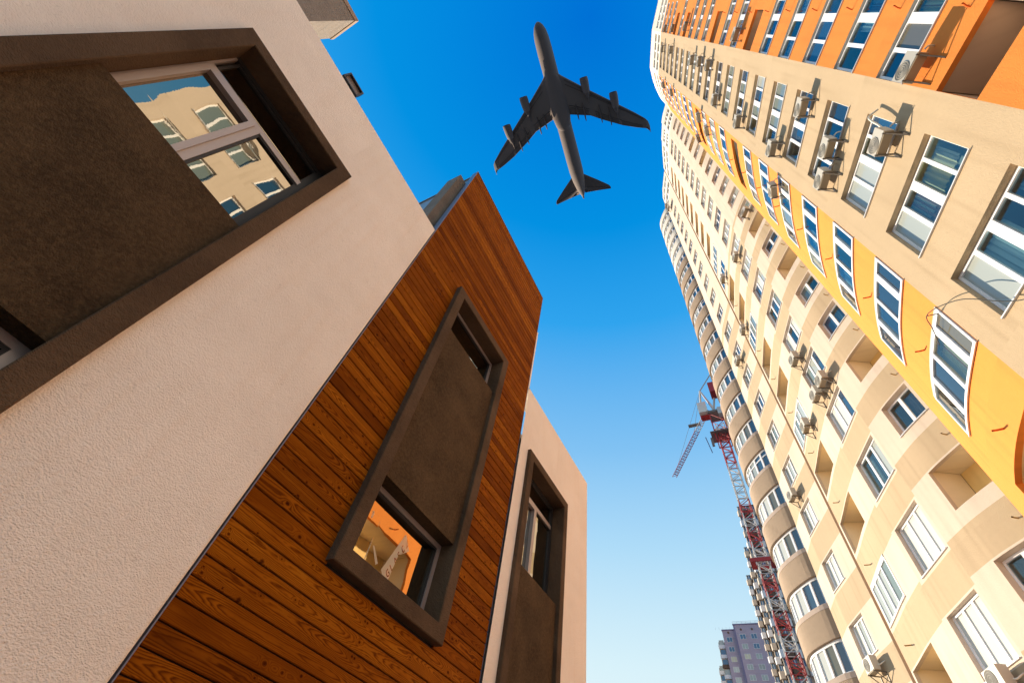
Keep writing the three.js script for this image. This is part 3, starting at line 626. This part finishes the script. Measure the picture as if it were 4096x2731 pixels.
{ // loose hose and telephone cable
  const c = paths.cream, h = thing('drain_hose', 'pale drain hose hanging in a loop over the lowest cream band conditioner', 'hose', [7, 15.6, -6.2]);
  part(h, 'hose_tube', tubeGeo([c.pt(.75, 16.55, .05), c.pt(.95, 16.6, .22), c.pt(1.02, 16.3, .26), c.pt(1.05, 15.95, .25), c.pt(1.1, 15.65, .24)], .03, 24, 7), mat.hose);
  const y = paths.yellow, k = thing('cable', 'thin black cable running along the facade from a yellow band window', 'cable', [6, 10.6, -10]);
  part(k, 'cable_line', tubeGeo([y.pt(1.0, 10.75, .05), y.pt(.45, 10.85, .2), y.pt(.1, 10.95, .3), c.pt(3.9, 10.4, .2), c.pt(3.2, 9.2, .12), c.pt(2.2, 8.3, .1)], .012, 40, 5), mat.cable);
  part(k, 'cable_bracket', tubeGeo([y.pt(.1, 10.95, -.01), y.pt(.1, 10.95, .3)], .014, 2, 5), mat.steel);
}

// ---------------------------------------------------------------- tower crane behind the bays
{
  const R0 = 95, az = a => a * Math.PI / 180, cx = R0 * Math.sin(az(-.25)), cz = -R0 * Math.cos(az(-.25)), hw = 1.0, top = 88;
  const crane = thing('tower_crane', 'red and white lattice tower crane with its jib pointing down left', 'crane', [cx, -EYE, cz]);
  const sec = new MB(), H = 3.2, w = .19, b = .12;
  for (const [x, z] of [[-hw, -hw], [hw, -hw], [hw, hw], [-hw, hw]]) sec.bar([x, 0, z], [x, H, z], w);
  const cs = [[-hw, -hw], [hw, -hw], [hw, hw], [-hw, hw]];
  for (let k = 0; k < 4; k++) { const [ax, az_] = cs[k], [bx, bz] = cs[(k + 1) % 4]; for (const y of [.08, H / 2]) sec.bar([ax, y, az_], [bx, y, bz], b); sec.bar([ax, .1, az_], [bx, H / 2, bz], b); sec.bar([bx, H / 2, bz], [ax, H - .1, az_], b); }
  const sg = sec.geo(), n = Math.floor((top + EYE) / H);
  for (let i = 0; i < n; i++) {
    const y = -EYE + i * H, t = y + 1.6; const hi = y > 70 && y < 80; // red run near the top, alternate below
    const m = new THREE.Mesh(sg, y > 70.5 && y < 79.5 ? mat.craneRed : [19, 17, 14, 12, 10, 8, 6, 4, 2, 0].includes(i) ? mat.craneRed : mat.craneWhite);
    m.name = 'mast_section'; m.position.set(0, i * H, 0); m.rotation.y = .12; m.castShadow = m.receiveShadow = true; crane.add(m);
  }
  const ry = (x, z, a) => [x * Math.cos(a) + z * Math.sin(a), -x * Math.sin(a) + z * Math.cos(a)];
  part(crane, 'tie_collar', new MB().box(cx - 2.2, cx + 2.2, 48.6, 49.3, cz - 1.6, cz - 1.3).box(cx - 2.2, cx + 2.2, 48.6, 49.3, cz + 1.3, cz + 1.6).box(cx - 2.2, cx - 1.3, 48.6, 49.3, cz - 1.3, cz + 1.3).box(cx + 1.3, cx + 2.2, 48.6, 49.3, cz - 1.3, cz + 1.3).geo(), mat.craneRed);
  part(crane, 'climbing_frame', (() => { const m = new MB(); for (const [x, z] of [[-1.55, -1.55], [1.55, -1.55], [1.55, 1.55], [-1.55, 1.55]]) m.bar([cx + x, 79, cz + z], [cx + x, 88, cz + z], .22); for (let y = 79; y < 88; y += 3) for (let k = 0; k < 4; k++) { const q = [[-1.55, -1.55], [1.55, -1.55], [1.55, 1.55], [-1.55, 1.55]], a = q[k], c = q[(k + 1) % 4]; m.bar([cx + a[0], y, cz + a[1]], [cx + c[0], y, cz + c[1]], .16); m.bar([cx + a[0], y, cz + a[1]], [cx + c[0], y + 3, cz + c[1]], .12); } return m.geo(); })(), mat.craneRed);
  part(crane, 'service_platform', new MB().box(cx - 2.6, cx + 2.2, 81.2, 81.4, cz - 2, cz + 2.4).box(cx - 3.0, cx - 2.4, 78.5, 81.2, cz, cz + .3).geo(), mat.craneGrey);
  part(crane, 'hanging_ladder', new MB().bar([cx - 3.4, 76, cz + 1], [cx - 4.0, 81, cz + 1], .22).geo(), mat.craneBlue);
  part(crane, 'slewing_deck', new MB().box(cx - 1.8, cx + 1.9, 88.2, 88.8, cz - 2.0, cz + 2.0).geo(), mat.craneGrey);
  part(crane, 'machinery_house', new MB().box(cx - 3.9, cx - 1.7, 88.6, 92.2, cz - .4, cz + 2.2).geo(), mat.craneBox);
  part(crane, 'operator_cab', new MB().box(cx + .6, cx + 2.2, 85.9, 88.1, cz + 1.7, cz + 3.4).geo(), mat.craneWhite);
  part(crane, 'counterweight', new MB().box(cx + .2, cx + 2.6, 92.0, 95.5, cz + 2.5, cz + 5.5).geo(), mat.craneRed);
  const A = [cx - 2.2, 97.5, cz + 1.2];
  part(crane, 'a_frame', new MB().bar([cx - .2, 89, cz + 1.5], A, .34).bar([cx + .8, 89, cz - 1], A, .28).bar(A, [cx - 3.3, 93.2, cz - 1.5], .4).bar(A, [cx + 2.0, 100.5, cz + 4], .22).bar([cx - .2, 89, cz + 1.5], [cx + 1.8, 95, cz + 4], .4).geo(), mat.craneWhite);
  // lattice jib
  const j0 = new THREE.Vector3(95 * Math.sin(az(-2.0)), 88.8, -95 * Math.cos(az(-2.0))), j1 = new THREE.Vector3(118 * Math.sin(az(-8.3)), 88, -118 * Math.cos(az(-8.3)));
  const d = j1.clone().sub(j0), side = new THREE.Vector3(-d.z, 0, d.x).normalize(), N = 22, up = new THREE.Vector3(0, 1.25, 0);
  for (let sgm = 0; sgm < 2; sgm++) {
    const J = new MB(); const a0 = sgm ? 5 : 0, a1 = sgm ? N : 5;
    for (let i = a0; i < a1; i++) {
      const P0 = j0.clone().addScaledVector(d, i / N), P1 = j0.clone().addScaledVector(d, (i + 1) / N), h = .62;
      const l0 = P0.clone().addScaledVector(side, h), r0 = P0.clone().addScaledVector(side, -h), t0 = P0.clone().add(up), l1 = P1.clone().addScaledVector(side, h), r1 = P1.clone().addScaledVector(side, -h), t1 = P1.clone().add(up);
      for (const [p, q] of [[l0, l1], [r0, r1], [t0, t1]]) J.bar(p.toArray(), q.toArray(), .12);
      for (const [p, q] of [[l0, r1], [l0, t1], [t0, r1], [r0, l0], [l1, t0]]) J.bar(p.toArray(), q.toArray(), .08);
    }
    part(crane, 'jib', J.geo(), sgm ? mat.craneJib : mat.craneWhite);
  }
  part(crane, 'jib_heel', new MB().box(j0.x - .9, j0.x + 1.4, 88.0, 90.2, j0.z - .8, j0.z + .8).geo(), mat.craneRed);
  const tp = j0.clone().addScaledVector(d, .18);
  part(crane, 'jib_platform', new MB().box(tp.x - 2.4, tp.x + .8, 90.0, 90.35, tp.z - .5, tp.z + .5).geo(), mat.craneGrey);
  const pe = new MB().bar(A, j0.clone().addScaledVector(d, .3).add(up).toArray(), .07).bar(A, j0.clone().addScaledVector(d, .85).add(up).toArray(), .06); part(crane, 'pendant_cable', pe.geo(), mat.craneGrey);
}

// ---------------------------------------------------------------- distant blocks
function farTower(name, label, x0, z0, width, h, floors, depth) {
  // stack of saw-tooth bays: lit flank, shaded balcony face
  const o = thing(name, label, 'apartment block', [x0 + width / 2, -EYE, z0 - depth / 2], 'distant stepped blocks behind the crane');
  part(o, 'wall', boxGeo(x0 + .3, x0 + width, -EYE, h, z0 - depth, z0 - 1.2), mat.farCream);
  part(o, 'roof_house', boxGeo(x0 + .3, x0 + width, h, h + .5, z0 - depth * .9, z0 - 1.1), mat.farBrown);
  const n = Math.ceil(width / 1.5), fh = h / floors;
  for (let c = 0; c < n; c++) {
    const xa = x0 + c * 1.5, za = z0 - .2 * c;
    part(o, 'bay_flank', new MB().hex([[xa + .3, -EYE, za - 1.2], [xa + .36, -EYE, za - .5], [xa + .56, -EYE, za - .5], [xa + .56, -EYE, za - 1.2], [xa + .3, h, za - 1.2], [xa + .36, h, za - .5], [xa + .56, h, za - .5], [xa + .56, h, za - 1.2]]).geo(), c % 2 ? mat.farOrange : mat.farCream);
    for (let f = 0; f < floors; f++) {
      const y = f * fh; if (y < h * .35) continue;
      const even = (f + c) % 2 === 0;
      part(o, 'balcony', new MB().hex([[xa, y, za - .5], [xa + .28, y, za + .25], [xa + 1.25, y, za + .25], [xa + 1.4, y, za - .5], [xa, y + fh * .5, za - .5], [xa + .28, y + fh * .5, za + .25], [xa + 1.25, y + fh * .5, za + .25], [xa + 1.4, y + fh * .5, za - .5]]).geo(), c % 3 === 1 ? mat.farBrown : even ? mat.farWhite : mat.farCream);
      const w = holder(o, 'window');
      sub(w, 'pane', boxGeo(xa + .6, xa + 1.38, y + fh * .5, y + fh * .93, za - 1.1, za - .3), mat.farGlass);
      sub(w, 'frame', boxGeo(xa + .92, xa + 1.04, y + fh * .5, y + fh * .93, za - .299, za - .22), mat.farWhite);
    }
  }
  return o;
}
farTower('far_apartment_block', 'nearest and tallest of the stepped cream blocks behind the crane mast', -2.95, -118, 6, 76.6, 26, 18);
farTower('far_apartment_block', 'middle cream block stepping out left behind the crane mast', -4.8, -139, 4.5, 76.8, 26, 14);
farTower('far_apartment_block', 'farthest cream block with a grey top left of the crane mast', -7.0, -155, 4.5, 76.6, 26, 14);
{
  const az = a => a * Math.PI / 180, r = 189, H = 76;
  const X = (a, q = r) => q * Math.tan(az(a));
  const o = thing('purple_block', 'purple grey slab block with square windows at the foot of the crane', 'apartment block', [-14, -EYE, -195]);
  const zf = -188, zl = -190.2, x1 = X(-6.39), x2 = X(-5.09), x3 = 6;
  part(o, 'wall', boxGeo(x2, x3, -EYE, H, zf - 14, zf), mat.purple);
  part(o, 'side_wall', boxGeo(x1, x2, -EYE, H - .8, zl - 12, zl), mat.purple);
  part(o, 'recess_strip', boxGeo(x2 - .02, x2 + .42, -EYE, H - .1, zf - 2, zf + .03), mat.purpleDark);
  part(o, 'balcony_stack', boxGeo(x1 - 2.4, x1, -EYE, H - 3.5, zl - 12, zl - 2.5), mat.farCream);
  part(o, 'balcony_stack', boxGeo(x1 - 4.6, x1 - 2.4, -EYE, H - 9.5, zl - 18, zl - 8), mat.farCream);
  part(o, 'roof_edge', new MB().box(x2 - .15, x3, H, H + .35, zf - 14, zf + .15).box(x1 - .15, x2 - .15, H - .8, H - .45, zl - 12, zl + .15).geo(), mat.purpleDark);
  const rail = new MB(); for (const y of [H + .7, H + 1.1]) rail.bar([x2, y, zf], [x3, y, zf], .07); for (let x = x2; x < x3; x += 1.5) rail.bar([x, H + .3, zf], [x, H + 1.1, zf], .07); for (let x = x1 - 2; x < x2; x += 1.2) rail.bar([x, H - .5, zl], [x, H + .3, zl], .06); part(o, 'roof_railing', rail.geo(), mat.farWhite);
  const vent = new THREE.CylinderGeometry(.35, .35, .1, 14).rotateX(Math.PI / 2);
  for (const [x, z] of [[x2 + 2.3, zf], [x2 + 5.9, zf], [x1 + 2.0, zl]]) { const m = part(o, 'roof_vent', vent, mat.farBrown); m.position.add(new THREE.Vector3(x, H - 1.5, z + .06)); }
  const pale = [glass[5], glass[3], mat.farGlass, M(.62, .58, .44)];
  for (let f = 0; f < 22; f++) {
    const y = 72.9 - 3.0 * f - 1.35; if (y < 45) break;
    for (const [x, z] of [[x2 + 2.4, zf], [x2 + 6.0, zf], [x1 + 2.0, zl], [x2 + 9.6, zf]]) {
      const w = holder(o, 'window'), m = f === 0 ? mat.farGlass : f < 2 ? pick([pale[1], pale[2]]) : pick([pale[0], pale[3], pale[1]]);
      sub(w, 'frame', new MB().box(x - .95, x + .95, y - .1, y, z - .05, z + .07).box(x - .95, x + .95, y + 1.4, y + 1.5, z - .05, z + .07).box(x - .95, x - .85, y, y + 1.4, z - .05, z + .07).box(x + .85, x + .95, y, y + 1.4, z - .05, z + .07).box(x - .05, x + .05, y, y + 1.4, z - .05, z + .07).geo(), mat.farWhite);
      sub(w, 'pane', boxGeo(x - .85, x + .85, y, y + 1.4, z - .04, z + .03), m);
    }
    for (const [xs, zs, yy] of [[x1 - 2.4, zl - 2.4, y], [x1 - 4.6, zl - 7.9, y - 6]]) {
      part(o, 'balcony_glazing', boxGeo(xs + .3, xs + 1.95, yy, yy + 1.5, zs, zs + .12), f % 3 ? mat.farGlass : glass[3]);
      part(o, 'balcony_parapet', boxGeo(xs - .1, xs + 2.1, yy - 1.2, yy - .1, zs, zs + .4), f % 4 === 2 ? mat.farBrown : mat.farWhite);
    }
  }
}

// ---------------------------------------------------------------- the airliner overhead
{
  const K = 205 / 150, nose = new THREE.Vector3(-13.28 * K, 205, 5.385 * K);
  const fwd = new THREE.Vector3(6.133, 0, 50.953).normalize(), left = new THREE.Vector3(-fwd.z, 0, fwd.x);
  const pl = thing('airliner', 'dark grey four engined airliner flying overhead seen from below', 'airliner', nose.toArray());
  // local axes: x = to the port side (positive side), y up, z aft; group turned to the heading
  pl.quaternion.setFromRotationMatrix(new THREE.Matrix4().makeBasis(left.clone(), new THREE.Vector3(0, 1, 0), fwd.clone().negate()));
  pl.scale.setScalar(K);
  const mk = (n, g, m) => { const q = new THREE.Mesh(g, m); q.name = n; q.castShadow = q.receiveShadow = true; pl.add(q); return q; };
  const loft = (rings, cap = true) => { // rings of equal count
    const p = [], idx = [], n = rings[0].length; rings.forEach(r => r.forEach(v => p.push(...v)));
    for (let i = 0; i < rings.length - 1; i++) for (let k = 0; k < n; k++) { const a = i * n + k, b = i * n + (k + 1) % n; idx.push(a, b, a + n, b, b + n, a + n); }
    if (cap) for (const i of [0, rings.length - 1]) for (let k = 1; k < n - 1; k++) idx.push(i * n, i * n + k, i * n + k + 1);
    const g = new THREE.BufferGeometry(); g.setAttribute('position', new THREE.Float32BufferAttribute(p, 3)); g.setIndex(idx); g.computeVertexNormals(); return g;
  };
  const ell = (z, rx, ry, y = 0, n = 32, x = 0) => Array.from({ length: n }, (_, k) => { const t = k / n * 2 * Math.PI; return [x + Math.cos(t) * rx, y + Math.sin(t) * ry, z]; });
  const prof = [[0, .04, 0], [.15, .42, .0], [.5, .85, .02], [1.2, 1.35, .05], [2.4, 1.82, .1], [4, 2.08, .12], [7, 2.2, .12], [14, 2.22, .1], [30, 2.22, .1], [38, 2.24, .15], [42, 2.2, .3], [45, 1.98, .6], [48, 1.45, .95], [50, .82, 1.2], [51, .36, 1.35], [51.3, .2, 1.4]];
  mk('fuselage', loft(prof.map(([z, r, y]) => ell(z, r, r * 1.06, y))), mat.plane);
  mk('upper_deck', loft([[1.5, .3, 1.4], [3, 1.2, 1.7], [6, 1.7, 1.95], [12, 1.7, 1.9], [16, 1.3, 1.5], [19, .4, 1.2]].map(([z, r, y]) => ell(z, r, r * .9, y))), mat.plane);
  mk('wing_fairing', loft([[12.6, .5, -1.6], [14, 2.1, -1.05], [16, 2.62, -.95], [21, 2.72, -.9], [25, 2.66, -.95], [27.5, 2.2, -1.2], [29.5, .6, -1.7]].map(([z, r, y]) => ell(z, r, Math.min(1.45, r * .62), y))), mat.plane);
  mk('tail_cone', loft([[50.9, .36, 1.35], [51.6, .28, 1.42], [52.0, .12, 1.45]].map(([z, r, y]) => ell(z, r, r, y, 16))), mat.planeDark);
  // wing stations: x, leading z, trailing z, y, thickness
  const st = [[1.6, 12.8, 24.8, -1.1, 1.25], [2.9, 14.2, 25.1, -1.0, 1.15], [5, 16.0, 25.8, -.8, .95], [8.6, 19.1, 27.0, -.45, .72], [12, 21.9, 29.2, -.15, .55], [17.5, 26.4, 32.4, .35, .38], [21.5, 29.7, 34.2, .75, .27], [24.4, 32.3, 35.3, 1.05, .18]];
  const foil = ([x, a, b, y, t], s) => { const c = b - a, pr = [[0, 0], [.04, .32], [.15, .5], [.4, .5], [.7, .26], [1, .02], [.7, -.3], [.4, -.5], [.15, -.46], [.04, -.26]]; return pr.map(([u, v]) => [s * x, y + v * t, a + u * c]); };
  const lerpSt = x => { let i = 0; while (i < st.length - 2 && x > st[i + 1][0]) i++; const a = st[i], b = st[i + 1], t = (x - a[0]) / (b[0] - a[0]); return a.map((v, k) => v + (b[k] - v) * t); };
  const before = pl.children.length;
  for (const s of [1, -1]) {
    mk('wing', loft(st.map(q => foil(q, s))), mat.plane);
    // winglet
    mk('winglet', loft([foil([24.4, 32.3, 35.3, 1.05, .18], s), foil([25.2, 33.4, 36.2, 1.5, .14], s), foil([25.6, 35.0, 37.2, 2.5, .1], s)]), mat.planeDark);
    // underside detail: slats along the leading edge, flaps along the trailing edge, joints between them
    const strip = (n, xa, xb, f0, f1, m, drop) => { const mb = new MB(), k = Math.max(2, Math.ceil((xb - xa) / 2)); for (let i = 0; i < k; i++) { const A = lerpSt(xa + (xb - xa) * i / k), B = lerpSt(xa + (xb - xa) * (i + 1) / k); const yb = (q, f) => q[3] - q[4] * (f < .15 ? .42 : f < .5 ? .52 : .52 - (f - .5) * 1.0) - drop; const z = (q, f) => q[1] + (q[2] - q[1]) * f; const p = (q, f, e) => [s * q[0], yb(q, f) + e, z(q, f)]; mb.hex([p(A, f0, 0), p(B, f0, 0), p(B, f1, 0), p(A, f1, 0), p(A, f0, .12), p(B, f0, .12), p(B, f1, .12), p(A, f1, .12)]); } mk(n, mb.geo(), m); };
    strip('slat', 3.4, 8.2, .04, .11, mat.planeDark, .05); strip('slat', 9.8, 15.6, .05, .13, mat.planeDark, .05); strip('slat', 17.2, 24.0, .07, .18, mat.planeDark, .04);
    strip('slat_gap', 3.4, 24.0, .19, .205, mat.planeLine, .05); strip('slat_gap', 9.8, 24.0, .135, .15, mat.planeLine, .05);
    strip('flap', 3.0, 8.4, .80, .99, mat.planeDark, .04); strip('flap', 10.6, 16.6, .78, .99, mat.planeDark, .04); strip('aileron', 17.4, 23.4, .76, .985, mat.planeDark, .04); strip('flap', 8.7, 10.3, .74, .99, mat.plane, .06);
    strip('flap_gap', 3.0, 23.4, .745, .76, mat.planeLine, .05);
    // flap track fairings
    for (const [x, z0, z1] of [[5.0, 22.6, 27.2], [7.05, 22.8, 28.1], [11.7, 24.6, 30.0], [14.3, 26.0, 31.5]]) {
      const q = lerpSt(x), y = q[3] - q[4] * .45 - .12;
      mk('flap_fairing', loft([[0, .05], [.12, .2], [.4, .27], [.75, .24], [.95, .15], [1, .04]].map(([f, r]) => ell(z0 + (z1 - z0) * f, r * .9, r * 1.25, y - .1 * f, 14, s * x))), mat.planeDark);
    }
    // engines: cowl, intake lip, exhaust cone, pylon
    for (const [x, z0, z1, zt] of [[9.1, 16.4, 20.4, 23.6], [16.5, 22.5, 26.6, 30.2]]) {
      const q = lerpSt(x), y = q[3] - q[4] * .5 - 1.35, L = z1 - z0;
      const e = new THREE.Group(); e.name = 'engine'; pl.add(e);
      const ad = (n, g, m) => { const v = new THREE.Mesh(g, m); v.name = n; v.castShadow = v.receiveShadow = true; e.add(v); };
      ad('cowl', loft([[0, 1.08], [.06, 1.2], [.3, 1.24], [.7, 1.14], [1, .98], [1.001, .8]].map(([f, r]) => ell(z0 + L * f, r, r, y, 28, s * x)), false), mat.planeEngine);
      ad('intake', loft([[0, 1.08], [.03, .98], [.25, .95], [.26, .05]].map(([f, r]) => ell(z0 + L * f, r, r, y, 28, s * x)), false), mat.planeDark);
      ad('exhaust_cone', loft([[.98, .80], [1.15, .62], [1.35, .4], [1.36, .05]].map(([f, r]) => ell(z0 + L * f, r, r, y, 24, s * x)), false), mat.planeDark);
      ad('pylon', loft([[z0 + .6, .05], [z0 + 1.4, .2], [z1, .26], [zt - 1, .18], [zt, .03]].map(([z, r], i) => [[s * x - r, y + .9, z], [s * x + r, y + .9, z], [s * x + r, y + 1.5 + i * .02, z], [s * x - r, y + 1.5 + i * .02, z]])), mat.plane);
      ad('pylon_tail', loft([[z1 - .2, .42], [z1 + (zt - z1) * .5, .28], [zt, .04]].map(([z, r], i) => ell(z, r, r * 1.1, y + .62 + i * .32, 14, s * x))), mat.planeDark);
    }
    // tailplane
    const ts = [[1.0, 42.8, 50.0, .9, .6], [2.1, 43.9, 50.15, 1.0, .5], [6, 47.2, 50.75, 1.3, .3], [9.0, 49.9, 51.3, 1.55, .16], [9.45, 50.6, 51.4, 1.6, .1]];
    mk('tailplane', loft(ts.map(q => foil(q, s))), mat.planeDark);
    mk('elevator_joint', (() => { const mb = new MB(); for (let i = 1; i < 3; i++) { const A = ts[i], B = ts[i + 1], f = .7, z = q => q[1] + (q[2] - q[1]) * f; mb.bar([s * A[0], A[3] - A[4] * .32, z(A)], [s * B[0], B[3] - B[4] * .32, z(B)], .07); } return mb.geo(); })(), mat.planeLine);
  }
  const skew = g => { if (g.userData.done) return; g.userData.done = 1; const p = g.attributes.position; for (let i = 0; i < p.count; i++) { const x = p.getX(i); p.setX(i, x * (x > 0 ? 1.03 : .965)); p.setZ(i, p.getZ(i) - .05 * x); } g.computeVertexNormals(); };
  pl.children.slice(before).forEach(c => { if (!/tailplane|elevator/.test(c.name)) c.traverse(q => q.isMesh && skew(q.geometry)); });
  mk('tail_fin', loft([[41.5, 50.5, 2.0, .5], [45.8, 51.2, 7, .3], [48, 52, 10, .18]].map(([a, b, y, t]) => [[0, y, a], [t / 2, y, a + (b - a) * .3], [0, y, b], [-t / 2, y, a + (b - a) * .3]])), mat.plane);
}

// everything above was measured from the eye; put the eye at its height over the ground
for (const o of scene.children) if (o !== camera && !o.isLight && o !== sun.target) o.position.y += EYE;
renderer.setSize(1024, 682);
renderer.render(scene, camera);
